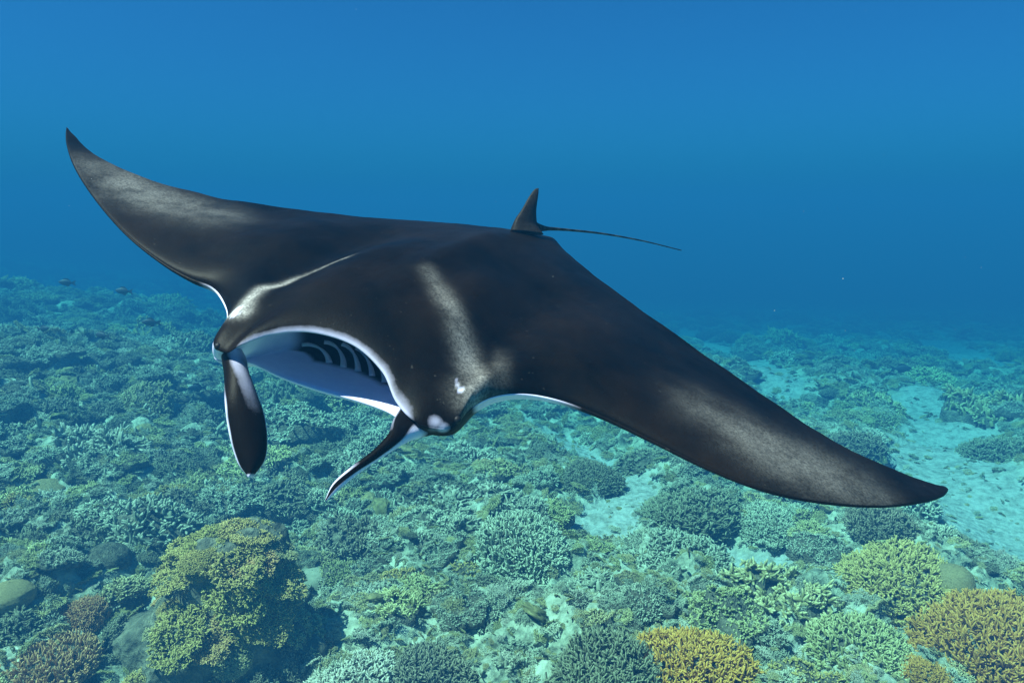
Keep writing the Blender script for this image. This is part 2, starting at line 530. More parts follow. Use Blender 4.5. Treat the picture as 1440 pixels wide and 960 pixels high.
    for px, dz in (((307, 487), 0), ((643, 590), 0)):
        z = skin_depth(px) + .0115
        c = at_depth([px], [z])[0]
        P, Fq = ball_grid(16, 12, -1)
        link('eye', new_mesh('eye', body2world(P * .011 + c) - base, Fq), em, root)
    return root


def manta_skin():
    m, nt, b = mat_new('manta_skin')
    N = nt.nodes; Lk = nt.links.new

    def A(n):
        a = N.new('ShaderNodeAttribute'); a.attribute_name = n; return a.outputs['Fac']

    def noise(scale, detail=4, rough=.6):
        t = N.new('ShaderNodeTexNoise'); t.inputs['Scale'].default_value = scale
        t.inputs['Detail'].default_value = detail; t.inputs['Roughness'].default_value = rough
        Lk(tc.outputs['Object'], t.inputs['Vector']); return t.outputs['Fac']

    def math_(op, a, bb=None, clamp=False):
        t = N.new('ShaderNodeMath'); t.operation = op; t.use_clamp = clamp
        for i, q in enumerate((a, bb)):
            if q is None: continue
            if isinstance(q, (int, float)): t.inputs[i].default_value = q
            else: Lk(q, t.inputs[i])
        return t.outputs[0]

    def mix(f, a, bb):
        t = N.new('ShaderNodeMix'); t.data_type = 'RGBA'
        if isinstance(f, (int, float)): t.inputs[0].default_value = f
        else: Lk(f, t.inputs[0])
        for i, q in ((6, a), (7, bb)):
            if isinstance(q, tuple): t.inputs[i].default_value = q
            else: Lk(q, t.inputs[i])
        return t.outputs[2]
    tc = N.new('ShaderNodeTexCoord')
    fine = noise(260, 3, .75); mid = noise(34, 6, .72); big = noise(5.0, 7, .68)
    bm_ = N.new('ShaderNodeMapRange'); bm_.inputs[1].default_value = .36; bm_.inputs[2].default_value = .66; Lk(big, bm_.inputs[0])
    base = mix(bm_.outputs[0], (.0010, .0008, .0006, 1), (.0085, .0048, .0024, 1))
    base = mix(math_('MULTIPLY', math_('GREATER_THAN', noise(120, 2, .5), .74), .3), base, (.07, .065, .06, 1))
    # broken, speckled pale patches, together with the painted wing sheen
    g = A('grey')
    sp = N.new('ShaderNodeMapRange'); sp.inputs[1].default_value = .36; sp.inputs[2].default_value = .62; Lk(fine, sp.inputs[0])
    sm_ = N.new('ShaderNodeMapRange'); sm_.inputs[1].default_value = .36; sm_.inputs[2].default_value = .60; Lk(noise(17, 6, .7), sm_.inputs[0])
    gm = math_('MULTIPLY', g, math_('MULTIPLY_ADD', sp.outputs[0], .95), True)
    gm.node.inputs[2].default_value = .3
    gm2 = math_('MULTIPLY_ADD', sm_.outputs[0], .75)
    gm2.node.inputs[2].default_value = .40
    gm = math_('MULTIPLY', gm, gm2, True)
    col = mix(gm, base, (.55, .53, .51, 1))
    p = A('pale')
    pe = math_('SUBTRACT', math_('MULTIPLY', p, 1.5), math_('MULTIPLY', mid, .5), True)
    pcol = mix(mid, (.46, .45, .72, 1), (.72, .72, .90, 1))  # lavender puts the blue shade of mouth and lobes into the pale skin
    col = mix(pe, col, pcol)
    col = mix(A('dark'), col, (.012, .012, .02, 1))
    Lk(col, b.inputs['Base Color'])
    b.inputs['Roughness'].default_value = .48
    b.inputs['Specular IOR Level'].default_value = .06
    bu = N.new('ShaderNodeBump'); bu.inputs['Strength'].default_value = .12; bu.inputs['Distance'].default_value = .004
    Lk(math_('ADD', fine, math_('MULTIPLY', mid, 1.5)), bu.inputs['Height'])
    Lk(bu.outputs[0], b.inputs['Normal'])
    return m


def arch_mat():
    m, nt, b = mat_new('gill_skin')
    n = nt.nodes.new('ShaderNodeTexNoise'); n.inputs['Scale'].default_value = 60
    r = nt.nodes.new('ShaderNodeValToRGB')
    r.color_ramp.elements[0].color = (.34, .34, .42, 1); r.color_ramp.elements[1].color = (.7, .7, .78, 1)
    nt.links.new(n.outputs['Fac'], r.inputs['Fac']); nt.links.new(r.outputs[0], b.inputs['Base Color'])
    b.inputs['Roughness'].default_value = .5; b.inputs['Specular IOR Level'].default_value = .1
    return m


def eye_mat():
    m, nt, b = mat_new('eye_gloss')
    b.inputs['Base Color'].default_value = (.01, .01, .012, 1)
    b.inputs['Roughness'].default_value = .5
    b.inputs['Specular IOR Level'].default_value = .15
    return m


make_manta()


# ------------------------------------------------------------------ reef
def fall(Y):
    """the reef slopes away from the camera into deep water"""
    def ramp(y0, k):
        return k * .5 * (np.sqrt((Y - y0) ** 2 + 6) + (Y - y0))
    return -ramp(8.0, .085) - ramp(17.0, .05) + ramp(30.0, .055)


def ground_xy(px, py, z=0.0):
    """where the ray through a photo pixel meets the height z"""
    px = np.asarray(px, float); py = np.asarray(py, float)
    d = np.stack([(px - 720) / FPX, (py - 480) / FPX, np.ones_like(px)], -1) @ MCW.T
    k = (z - CAM_H) / np.minimum(d[..., 2], -1e-3)
    return d[..., 0] * k, d[..., 1] * k


def seg_dist(X, Y, P):
    best = np.full(X.shape, 1e9)
    for (x0, y0), (x1, y1) in zip(P[:-1], P[1:]):
        dx, dy = x1 - x0, y1 - y0
        t = np.clip(((X - x0) * dx + (Y - y0) * dy) / (dx * dx + dy * dy + 1e-9), 0, 1)
        best = np.minimum(best, np.hypot(X - x0 - t * dx, Y - y0 - t * dy))
    return best


# sandy channels between the corals: centre lines (photo pixels) and half widths in metres
SAND = [([(735, 590), (800, 622), (858, 665), (885, 705), (850, 742)], .42),
        ([(885, 705), (960, 745), (1010, 772), (1060, 778)], .25),
        ([(1085, 800), (1130, 745), (1200, 705)], .16),
        ([(1440, 800), (1375, 740), (1345, 680), (1320, 610), (1315, 560)], .75),
        ([(1460, 760), (1400, 700)], .8),
        ([(950, 462), (985, 485), (1060, 520), (1100, 560)], .7),
        ([(470, 815), (512, 786), (540, 765)], .10),
        ([(385, 690), (425, 650), (470, 620)], .2),
        ([(395, 560), (430, 590)], .35),
        ([(1120, 930), (1165, 895), (1150, 870)], .10),
        ([(590, 840), (597, 825)], .06),
        ([(120, 480), (260, 490), (350, 520)], .7),
        ([(60, 440), (200, 440), (330, 450)], 1.6),
        ([(1180, 470), (1300, 480), (1400, 520)], 1.0)]


def sloping_xy(px, py):
    z = 0.0
    for _ in range(40):
        x, y = ground_xy(px, py, z)
        z = .5 * z + .5 * float(fall(float(y)))
    return float(x), float(y)


SAND_XY = [([sloping_xy(*p) for p in L], w) for L, w in SAND]


def sand_mask(X, Y):
    n = perlin(X * 1.1, Y * 1.1, 3) * .55 + perlin(X * 2.9, Y * 2.9, 4) * .42 + perlin(X * 7, Y * 7, 9) * .2
    s = np.zeros(X.shape)
    for L, w in SAND_XY:
        d = seg_dist(X, Y, L)
        s = np.maximum(s, 1 - sstep(.55, 1.25, d / w + n * 1.1))
    far = sstep(.16, .34, n + .12) * sstep(16, 22, Y)
    return np.maximum(s, far)


def bump2(X, Y, x, y, rx, ry, h):
    return h * np.exp(-((X - x) / rx) ** 2 - ((Y - y) / ry) ** 2)


def ground_z(X, Y, s=None):
    if s is None:
        s = sand_mask(X, Y)
    h = .30 * perlin(X * .28, Y * .28, 1) + .30 * (perlin(X * .7, Y * .7, 2) + .1)
    bil = np.abs(perlin(X * 1.6, Y * 1.6, 5)) * .34 + np.abs(perlin(X * 3.7, Y * 3.7, 6)) * .20 \
        + np.abs(perlin(X * 8.5, Y * 8.5, 7)) * .085 + perlin(X * 19, Y * 19, 8) * .03
    h = h + (bil - .08) * (1 - .93 * s) - .10 * s + .012 * s * perlin(X * 6, Y * 6, 10)
    # the reef slope on the left and mounds elsewhere
    h += bump2(X, Y, -6.5, 9.5, 3.6, 4.6, 1.3) + bump2(X, Y, -12, 17, 5, 6, 1.2)
    h += bump2(X, Y, 1.2, 7.0, 1.1, .8, .18) + bump2(X, Y, 5.5, 15.5, 3.0, 2.2, .4) + bump2(X, Y, 3.2, 5.6, 1.0, .8, .2)
    h += bump2(X, Y, 7.5, 24, 5, 4, .2)
    h += fall(Y) + np.clip(.11 * (-X - 2.5), 0, 5.5) * sstep(10, 22, Y)
    return h


def nonuniform(lo, hi, n, c, w):
    """n coordinates from lo to hi, densest round c"""
    t = np.linspace(math.asinh((lo - c) / w), math.asinh((hi - c) / w), n)
    return c + w * np.sinh(t)


def rock_mat(name, c0, c1, c2, scale=6.0, bump=.5):
    m, nt, b = mat_new(name)
    N = nt.nodes; Lk = nt.links.new
    tc = N.new('ShaderNodeTexCoord')
    n1 = N.new('ShaderNodeTexNoise'); n1.inputs['Scale'].default_value = scale; n1.inputs['Detail'].default_value = 7; n1.inputs['Roughness'].default_value = .68
    n2 = N.new('ShaderNodeTexNoise'); n2.inputs['Scale'].default_value = scale * 5; n2.inputs['Detail'].default_value = 5; n2.inputs['Roughness'].default_value = .7
    vo = N.new('ShaderNodeTexVoronoi'); vo.inputs['Scale'].default_value = scale * 4.2
    for n in (n1, n2, vo): Lk(tc.outputs['Object'], n.inputs['Vector'])
    r = N.new('ShaderNodeValToRGB')
    e = r.color_ramp.elements
    e[0].position, e[0].color = .32, c0 + (1,)
    e[1].position, e[1].color = .72, c2 + (1,)
    q = r.color_ramp.elements.new(.5); q.color = c1 + (1,)
    ad = N.new('ShaderNodeMath'); ad.operation = 'MULTIPLY_ADD'
    Lk(n2.outputs['Fac'], ad.inputs[0]); ad.inputs[1].default_value = .5
    sb = N.new('ShaderNodeMath'); sb.operation = 'SUBTRACT'; Lk(n1.outputs['Fac'], sb.inputs[0]); sb.inputs[1].default_value = .25
    Lk(sb.outputs[0], ad.inputs[2])
    Lk(ad.outputs[0], r.inputs['Fac'])
    Lk(r.outputs[0], b.inputs['Base Color'])
    b.inputs['Roughness'].default_value = .9
    b.inputs['Specular IOR Level'].default_value = .05
    bu = N.new('ShaderNodeBump'); bu.inputs['Strength'].default_value = bump; bu.inputs['Distance'].default_value = .03
    hh = N.new('ShaderNodeMath'); hh.operation = 'ADD'; Lk(n2.outputs['Fac'], hh.inputs[0]); Lk(vo.outputs['Distance'], hh.inputs[1])
    Lk(hh.outputs[0], bu.inputs['Height']); Lk(bu.outputs[0], b.inputs['Normal'])
    return m, nt, b, r


def seabed_material():
    m, nt, b, r = rock_mat('reef_floor', (.10, .105, .07), (.40, .42, .29), (.62, .65, .50), 4.0, .8)
    N = nt.nodes; Lk = nt.links.new
    at = N.new('ShaderNodeAttribute'); at.attribute_name = 'sand'
    mx = N.new('ShaderNodeMix'); mx.data_type = 'RGBA'
    Lk(at.outputs['Fac'], mx.inputs[0]); Lk(r.outputs[0], mx.inputs[6])
    ns = N.new('ShaderNodeTexNoise'); ns.inputs['Scale'].default_value = 9; ns.inputs['Detail'].default_value = 8; ns.inputs['Roughness'].default_value = .75
    rs = N.new('ShaderNodeValToRGB'); rs.color_ramp.elements[0].color = (.24, .25, .20, 1); rs.color_ramp.elements[1].color = (.47, .50, .44, 1)
    rs.color_ramp.elements[0].position = .36; rs.color_ramp.elements[1].position = .56
    tc = N.new('ShaderNodeTexCoord'); Lk(tc.outputs['Object'], ns.inputs['Vector'])
    Lk(ns.outputs['Fac'], rs.inputs['Fac']); Lk(rs.outputs[0], mx.inputs[7])
    Lk(mx.outputs[2], b.inputs['Base Color'])
    return m


def make_seabed():
    xs = nonuniform(-90, 90, 560, 0, 3.0)
    ys = nonuniform(-36, 120, 600, 6.0, 3.2)
    X, Y = np.meshgrid(xs, ys)
    s = sand_mask(X, Y)
    Z = ground_z(X, Y, s)
    V = np.stack([X, Y, Z], -1).reshape(-1, 3)
    F = grid_faces(len(ys), len(xs), False)
    me = new_mesh('seabed', V, F)
    attr(me, 'sand', s.ravel())
    link('seabed', me, seabed_material(), kind='structure')


make_seabed()


# ---- coral shapes (unit sized: radius 1 at the rim)
def coral_material(name, base, tip, dark, spread=.25):
    m, nt, b = mat_new(name)
    N = nt.nodes; Lk = nt.links.new
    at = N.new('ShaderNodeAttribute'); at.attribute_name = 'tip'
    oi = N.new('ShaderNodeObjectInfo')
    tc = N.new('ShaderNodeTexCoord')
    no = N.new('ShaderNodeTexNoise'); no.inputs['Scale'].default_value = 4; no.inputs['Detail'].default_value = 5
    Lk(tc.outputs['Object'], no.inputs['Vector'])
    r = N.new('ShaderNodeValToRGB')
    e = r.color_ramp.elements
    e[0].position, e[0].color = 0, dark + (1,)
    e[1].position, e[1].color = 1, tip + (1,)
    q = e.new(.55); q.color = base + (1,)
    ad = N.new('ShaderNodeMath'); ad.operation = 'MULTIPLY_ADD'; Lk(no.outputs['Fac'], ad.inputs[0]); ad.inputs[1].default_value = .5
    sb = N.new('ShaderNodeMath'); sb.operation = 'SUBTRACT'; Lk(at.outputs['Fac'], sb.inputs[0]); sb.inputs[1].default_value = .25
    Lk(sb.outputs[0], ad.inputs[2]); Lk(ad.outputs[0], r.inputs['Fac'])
    hs = N.new('ShaderNodeHueSaturation')
    m1 = N.new('ShaderNodeMapRange'); m1.inputs['To Min'].default_value = .5 - .07 * spread * 2; m1.inputs['To Max'].default_value = .5 + .07 * spread * 2
    m2 = N.new('ShaderNodeMapRange'); m2.inputs['To Min'].default_value = 1 - spread * 1.6; m2.inputs['To Max'].default_value = 1 + spread
    mm = N.new('ShaderNodeMath'); mm.operation = 'MULTIPLY'; Lk(oi.outputs['Random'], mm.inputs[0]); mm.inputs[1].default_value = 7.31
    fr = N.new('ShaderNodeMath'); fr.operation = 'FRACT'; Lk(mm.outputs[0], fr.inputs[0])
    Lk(oi.outputs['Random'], m1.inputs[0]); Lk(fr.outputs[0], m2.inputs[0])
    Lk(m1.outputs[0], hs.inputs['Hue']); Lk(m2.outputs[0], hs.inputs['Value'])
    Lk(r.outputs[0], hs.inputs['Color'])
    Lk(hs.outputs[0], b.inputs['Base Color'])
    b.inputs['Roughness'].default_value = .8
    b.inputs['Specular IOR Level'].default_value = .08
    return m


def tubes(starts, dirs, lens, rads, sides=5, r=None, curve=.18, club=1.0):
    """many short tapered fingers in one go; returns V, F(quads), tip value"""
    n = len(starts)
    D = dirs / np.linalg.norm(dirs, axis=1)[:, None]
    H = np.where(np.abs(D[:, 2:3]) < .9, np.array([[0, 0, 1.]]), np.array([[1., 0, 0]]))
    A = np.cross(D, H); A /= np.linalg.norm(A, axis=1)[:, None]
    B = np.cross(D, A)
    off = (A * r.normal(0, 1, (n, 1)) + B * r.normal(0, 1, (n, 1))) * curve
    ts = np.array([0, .5, .88, 1.0])
    rs = np.array([1.0, .92 * club, .72 * club, .18])
    ang = np.arange(sides) * 2 * np.pi / sides
    ring = np.cos(ang)[None, :, None] * A[:, None, :] + np.sin(ang)[None, :, None] * B[:, None, :]
    V = []
    for t, q in zip(ts, rs):
        c = starts + (D * t + off * t * t) * lens[:, None]
        V.append(c[:, None, :] + ring * (rads * q)[:, None, None])
    V = np.stack(V, 1)                                   # n, 4, sides, 3
    base = np.arange(n)[:, None, None] * (4 * sides)
    k = np.arange(3)[None, :, None] * sides
    j = np.arange(sides)[None, None, :]; j2 = (j + 1) % sides
    F = np.stack([base + k + j, base + k + j2, base + k + sides + j2, base + k + sides + j], -1).reshape(-1, 4)
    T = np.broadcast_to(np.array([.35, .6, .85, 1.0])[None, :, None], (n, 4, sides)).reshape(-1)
    tips = starts + (D + off) * lens[:, None]
    return V.reshape(-1, 3), F, T, tips, D


def dome_points(n, r, low=-.15):
    i = np.arange(n) + .5
    z = 1 - i / n * (1 - low)
    ph = np.pi * (1 + 5 ** .5) * i + r.normal(0, .25, n)
    q = np.sqrt(np.maximum(0, 1 - z * z))
    return np.stack([q * np.cos(ph), q * np.sin(ph), z], -1) + r.normal(0, .04, (n, 3))


def lumpy_radius(P, seed, amp, k=7):
    d = P / np.linalg.norm(P, axis=1)[:, None]
    r = np.random.default_rng(seed + 1000)
    a = r.normal(0, 1, (k, 3)); a /= np.linalg.norm(a, axis=1)[:, None]
    f = np.ones(len(P))
    for v in a:
        f += amp * (np.exp(((d @ v) - 1) * 5) - .15)
    return f


def bush_mesh(name, n, seed, flat=.75, finger=.16, rad=.03, lump=.18, side=2, spread=.35, club=1.0, gaps=.12, sides=5):
    """a dome of short branching fingers"""
    r = np.random.default_rng(seed)
    P = dome_points(n, r)
    f = lumpy_radius(P, seed, lump)
    keep = (np.sin(P[:, 0] * 7 + seed) * np.sin(P[:, 1] * 6 + 1.3 * seed) * np.sin(P[:, 2] * 8 + seed) < 1 - gaps * 3) | (r.random(n) < .35)
    P, f = P[keep], f[keep]
    n = len(P)
    sc = np.array([1, 1, flat])
    surf = P * f[:, None] * sc
    N = P / sc; N /= np.linalg.norm(N, axis=1)[:, None]
    D = N + r.normal(0, spread, (n, 3)) + np.array([0, 0, .35])
    Ln = finger * r.uniform(.65, 1.35, n)
    D /= np.linalg.norm(D, axis=1)[:, None]
    st = surf - D * Ln[:, None]
    V, F, T, tips, D = tubes(st, D, Ln, rad * r.uniform(.8, 1.2, n), sides, r, .2, club)
    Vs, Fs, Ts = [V], [F], [T]
    o = len(V)
    for q in range(side):
        u = r.uniform(.35, .8, n)
        s2 = st + D * (Ln * u)[:, None]
        d2 = D + r.normal(0, .75, (n, 3)) + np.array([0, 0, .2])
        v, f2, t2, _, _ = tubes(s2, d2, Ln * r.uniform(.35, .6, n), rad * .8 * r.uniform(.8, 1.1, n), sides, r, .2, club)
        Vs.append(v); Fs.append(f2 + o); Ts.append(t2); o += len(v)
    me = new_mesh(name, np.vstack(Vs), np.vstack(Fs))
    attr(me, 'tip', np.concatenate(Ts))
    return me, (flat, finger, lump, seed, n)


def sprawl_mesh(name, n, seed, hgt=.35, finger=.2, rad=.028, side=2, spread=.5, rim=.75):
    """an uneven patch of short branches following its own lumps, with no dome outline"""
    r = np.random.default_rng(seed)
    q = np.sqrt(r.random(n)); a = r.uniform(0, 2 * np.pi, n)
    x, y = q * np.cos(a), q * np.sin(a)
    edge = 1 + .45 * perlin(np.cos(a) * 1.4 + seed, np.sin(a) * 1.4, seed)
    x, y = x * edge, y * edge

    def hf(x, y):
        return hgt * (.55 + 1.5 * perlin(x * 1.5 + seed, y * 1.5, seed + 3) + .9 * np.abs(perlin(x * 3.3, y * 3.3 + seed, seed + 5))) * (1 - .6 * (x * x + y * y)) + .02
    z = hf(x, y)
    e = .04
    N = np.stack([(hf(x - e, y) - hf(x + e, y)) / (2 * e), (hf(x, y - e) - hf(x, y + e)) / (2 * e), np.ones(n) * 1.1], -1)
    N[:, 0] += x * .5; N[:, 1] += y * .5
    N /= np.linalg.norm(N, axis=1)[:, None]
    D = N + r.normal(0, spread, (n, 3))
    D /= np.linalg.norm(D, axis=1)[:, None]
    L = finger * r.uniform(.5, 1.4, n)
    st = np.stack([x, y, z], -1) - D * (L * .55)[:, None]
    V, F, T, tips, D = tubes(st, D, L, rad * r.uniform(.75, 1.3, n), 5, r, .25)
    Vs, Fs, Ts = [V], [F], [T]; o = len(V)
    for _ in range(side):
        u = r.uniform(.35, .85, n)
        d2 = D + r.normal(0, .8, (n, 3)) + np.array([0, 0, .15])
        v, f2, t2, _, _ = tubes(st + D * (L * u)[:, None], d2, L * r.uniform(.3, .6, n), rad * .8 * r.uniform(.8, 1.1, n), 5, r, .2)
        Vs.append(v); Fs.append(f2 + o); Ts.append(t2); o += len(v)
    me = new_mesh(name, np.vstack(Vs), np.vstack(Fs)); attr(me, 'tip', np.concatenate(Ts))
    # the rock it covers
    P, F2 = ball_grid(24, 12, -.2)
    ph = np.arctan2(P[:, 1], P[:, 0]); rr = np.hypot(P[:, 0], P[:, 1])
    ed = 1 + .45 * perlin(np.cos(ph) * 1.4 + seed, np.sin(ph) * 1.4, seed)
    X, Y = P[:, 0] * ed * .98, P[:, 1] * ed * .98
    Z = np.where(P[:, 2] > .0, hf(X, Y) - finger * .22 + .05 * noise3(P, 4, seed), P[:, 2] * .6 - .1)
    co = new_mesh('base_rock', np.stack([X, Y, Z], -1), F2); attr(co, 'tip', np.full(len(P), .3))
    return me, co


def noise3(P, s, seed=0):
    return (perlin(P[:, 0] * s + P[:, 2] * s * .7, P[:, 1] * s - P[:, 2] * s * .6, seed) + perlin(P[:, 1] * s + 7, P[:, 2] * s * 1.3, seed + 1)
            + perlin(P[:, 2] * s - 3, P[:, 0] * s + 9, seed + 2)) * .6


def lump_mesh(name, seed, nu=40, nv=24, flat=.75, amp=.25, fine=.08, s=1.8, low=-.5, scale=1.0, like=None):
    r = np.random.default_rng(seed)
    P, F = ball_grid(nu, nv, low)
    f = 1 + amp * noise3(P, s, seed) * 2 + fine * np.abs(noise3(P, s * 3.1, seed + 9)) * 2 + fine * .5 * noise3(P, s * 8, seed + 4)
    if like is not None:
        f = (f * .5 + .5) * lumpy_radius(P, like[0], like[1])
    V = P * f[:, None] * np.array([1, 1, flat]) * scale
    me = new_mesh(name, V, F)
    attr(me, 'tip', np.clip(.35 + fine * 3 * noise3(P, s * 3.1, seed + 9), 0, 1))
    return me


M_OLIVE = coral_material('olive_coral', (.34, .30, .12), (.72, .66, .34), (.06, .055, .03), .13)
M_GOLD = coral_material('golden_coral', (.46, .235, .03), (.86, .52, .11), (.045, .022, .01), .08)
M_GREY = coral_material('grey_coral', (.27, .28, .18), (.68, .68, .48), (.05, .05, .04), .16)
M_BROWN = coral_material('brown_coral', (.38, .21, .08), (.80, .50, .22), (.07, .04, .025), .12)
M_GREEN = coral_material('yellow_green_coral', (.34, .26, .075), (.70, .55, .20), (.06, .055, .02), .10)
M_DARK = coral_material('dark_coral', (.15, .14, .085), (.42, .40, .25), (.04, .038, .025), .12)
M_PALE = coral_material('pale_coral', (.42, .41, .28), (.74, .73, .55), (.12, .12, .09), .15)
M_ROCK = rock_mat('reef_rock', (.06, .057, .042), (.17, .155, .105), (.36, .33, .22), 5.0, .8)[0]
M_MASSIVE = rock_mat('massive_coral', (.26, .20, .09), (.42, .33, .15), (.54, .44, .22), 14.0, .6)[0]

BUSH = [bush_mesh('branches', 230, 21, .75, .30, .040, .20, 2),
        bush_mesh('branches', 330, 22, .62, .24, .030, .25, 2, .45),
        bush_mesh('branches', 170, 23, .85, .36, .050, .22, 2, .3, 1.15),
        bush_mesh('branches', 280, 24, .55, .26, .034, .30, 2, .5),
        bush_mesh('branches', 420, 25, .70, .20, .028, .22, 1, .35, 1.1)]
CORE = [lump_mesh('base_rock', 40 + i, 22, 12, fl, .10, .10, 1.6, -.6, sc, like=(21 + i, lp))
        for i, (fl, sc, lp) in enumerate(((.75, .74, .20), (.62, .80, .25), (.85, .70, .22), (.55, .78, .30), (.70, .84, .22)))]
SPR = [sprawl_mesh('branches', 300, 121, .34, .24, .032), sprawl_mesh('branches', 420, 122, .26, .20, .027, 2, .6),
       sprawl_mesh('branches', 260, 123, .50, .28, .038, 2, .45), sprawl_mesh('branches', 480, 124, .40, .18, .024, 2, .55)]
SPR += [sprawl_mesh('branches', 900, 125, .42, .085, .020, 1, .6), sprawl_mesh('branches', 800, 126, .60, .10, .022, 1, .6)]
BUSH += [(q[0], None) for q in SPR]
CORE += [q[1] for q in SPR]
for q in BUSH:
    if not q[0].materials: q[0].materials.append(M_OLIVE)
ROCKS = [lump_mesh('reef_rock', 60 + i, 26, 15, fl, .30, .18, 1.5, -.5) for i, fl in enumerate((.6, .75, .5, .65))]


def plant(name, label, cat, x, y, size, kind, mat, rot=None, group=None, sink=.12, zs=1.0, tilt=(0, 0), z=None):
    """one branching colony: an Empty at its foot with its branches and the rock under them"""
    e = bpy.data.objects.new(name, None)
    COL.objects.link(e)
    zz = float(ground_z(np.array([x]), np.array([y]))[0]) if z is None else z
    e.location = (x, y, zz - sink * size)
    e.rotation_euler = (tilt[0], tilt[1], rng.uniform(0, 6.28) if rot is None else rot)
    e.scale = (size, size, size * zs)
    e['label'] = label; e['category'] = cat
    if group: e['group'] = group
    me = BUSH[kind][0] if isinstance(kind, int) else kind[0]
    co = CORE[kind] if isinstance(kind, int) else kind[1]
    b = bpy.data.objects.new('branches', me); COL.objects.link(b); b.parent = e; b['kind'] = 'stuff'
    if not me.materials: me.materials.append(mat)
    b.material_slots[0].link = 'OBJECT'; b.material_slots[0].material = mat
    c = bpy.data.objects.new('base_rock', co); COL.objects.link(c); c.parent = e
    if not co.materials: co.materials.append(M_ROCK)
    return e


TAKEN = []          # (x, y, r) of the corals placed by hand


def at_px(px, py, size):
    x, y = ground_xy(px, py)
    zz = 0.0
    for _ in range(25):
        z = float(ground_z(np.array([float(x)]), np.array([float(y)]))[0])
        zz = .6 * zz + .4 * z
        x, y = ground_xy(px, py, zz)
    TAKEN.append((float(x), float(y), size))
    return float(x), float(y)


# ---- corals one can point to (foot pixel, radius in metres)
FINE = {}


def fine_bush(key, *a, core_flat=.7, **k):
    if key not in FINE:
        FINE[key] = (bush_mesh('branches', *a, **k)[0], lump_mesh('base_rock', 90 + len(FINE), 34, 20, a[2], .06, .08, 1.8, -.6, .96 - a[3] * .9, like=(a[1], a[5])))
    return FINE[key]


big = fine_bush('big', 4200, 71, .78, .15, .0115, .14, 2, .22, 1.15, .02, core_flat=.76)
mid = fine_bush('mid', 1700, 72, .72, .17, .0175, .20, 2, .38, 1.1, .08)
mid2 = fine_bush('mid2', 1500, 73, .62, .19, .018, .28, 2, .42, 1.1, .10, core_flat=.6)
tab = fine_bush('tab', 1000, 74, .50, .22, .020, .12, 1, .22, 1.2, .03, core_flat=.46)

for (px, py, size, kind, mat, lab, zs) in [
    (1415, 935, .64, big, M_GOLD, 'large golden finger coral dome in the bottom right corner', 1.0),
    (965, 945, .44, mid, M_GOLD, 'golden brown bushy coral cut by the bottom edge right of centre', .95),
    (70, 935, .30, tab, M_BROWN, 'brown flat topped finger coral near the bottom left corner', 1.2),
    (118, 868, .20, mid, M_BROWN, 'small rusty brown coral tuft behind the flat topped finger coral', 1.25),
    (1268, 815, .48, mid, M_GREEN, 'yellow green bushy coral below the lowered wing tip', .95),
    (862, 962, .40, mid2, M_DARK, 'dark bushy coral left of the golden brown one at the bottom edge', 1.05),
    (1222, 925, .42, mid2, M_OLIVE, 'pale olive rounded coral left of the large golden dome', .9),
    (742, 775, .50, mid2, M_GREY, 'domed grey olive coral bush standing out in the middle of the reef', 1.05),
    (950, 795, .58, mid2, M_GREY, 'wide grey green coral bush in front of the sandy channel', .65),
    (962, 722, .64, mid2, M_DARK, 'broad dark coral mound beside the sandy channel under the lowered wing', .72),
    (830, 672, .34, mid, M_DARK, 'round dark coral bush on the sand under the lowered wing', 1.0),
    (770, 668, .24, mid2, M_GREY, 'small low coral clump at the left edge of the sandy channel', 1.0),
    (485, 960, .38, mid2, M_PALE, 'pale tan low coral right of the big coral covered boulder', .7),
    (620, 955, .36, mid2, M_DARK, 'dark bushy coral at the bottom edge left of centre', 1.0),
    (560, 815, .24, 1, M_GREEN, 'low yellowish coral clump right of a small sand patch', .8),
    (655, 800, .20, 4, M_GREEN, 'low yellow green coral patch left of the domed olive bush', .7),
    (1300, 950, .20, mid, M_GOLD, 'small golden tuft at the foot of the large golden dome', .9),
    (1090, 840, .42, 7, M_OLIVE, 'knobbly olive coral between two sand patches at right', .9),
    (235, 905, .26, mid, M_OLIVE, 'olive finger coral on the left foot of the big coral covered boulder', .9),
    (215, 955, .22, mid2, M_GREEN, 'yellowish coral in front of the big coral covered boulder', .8),
    (1287, 858, .13, mid2, M_DARK, 'small dark round coral left of the round brain coral', 1.0),
    (1075, 735, .34, mid, M_GREY, 'rounded grey green coral under the middle of the lowered wing', .9),
    (1180, 640, .55, mid2, M_DARK, 'dark coral mound on the sand behind the lowered wing', .8),
    (1400, 640, .60, mid2, M_DARK, 'dark coral mound on the right edge behind the sand', .8),
    (1240, 740, .34, mid2, M_DARK, 'dark coral clump directly below the lowered wing tip', 1.1),
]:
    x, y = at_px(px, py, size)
    plant('bushy_coral', lab, 'coral', x, y, size, kind, mat, zs=zs)

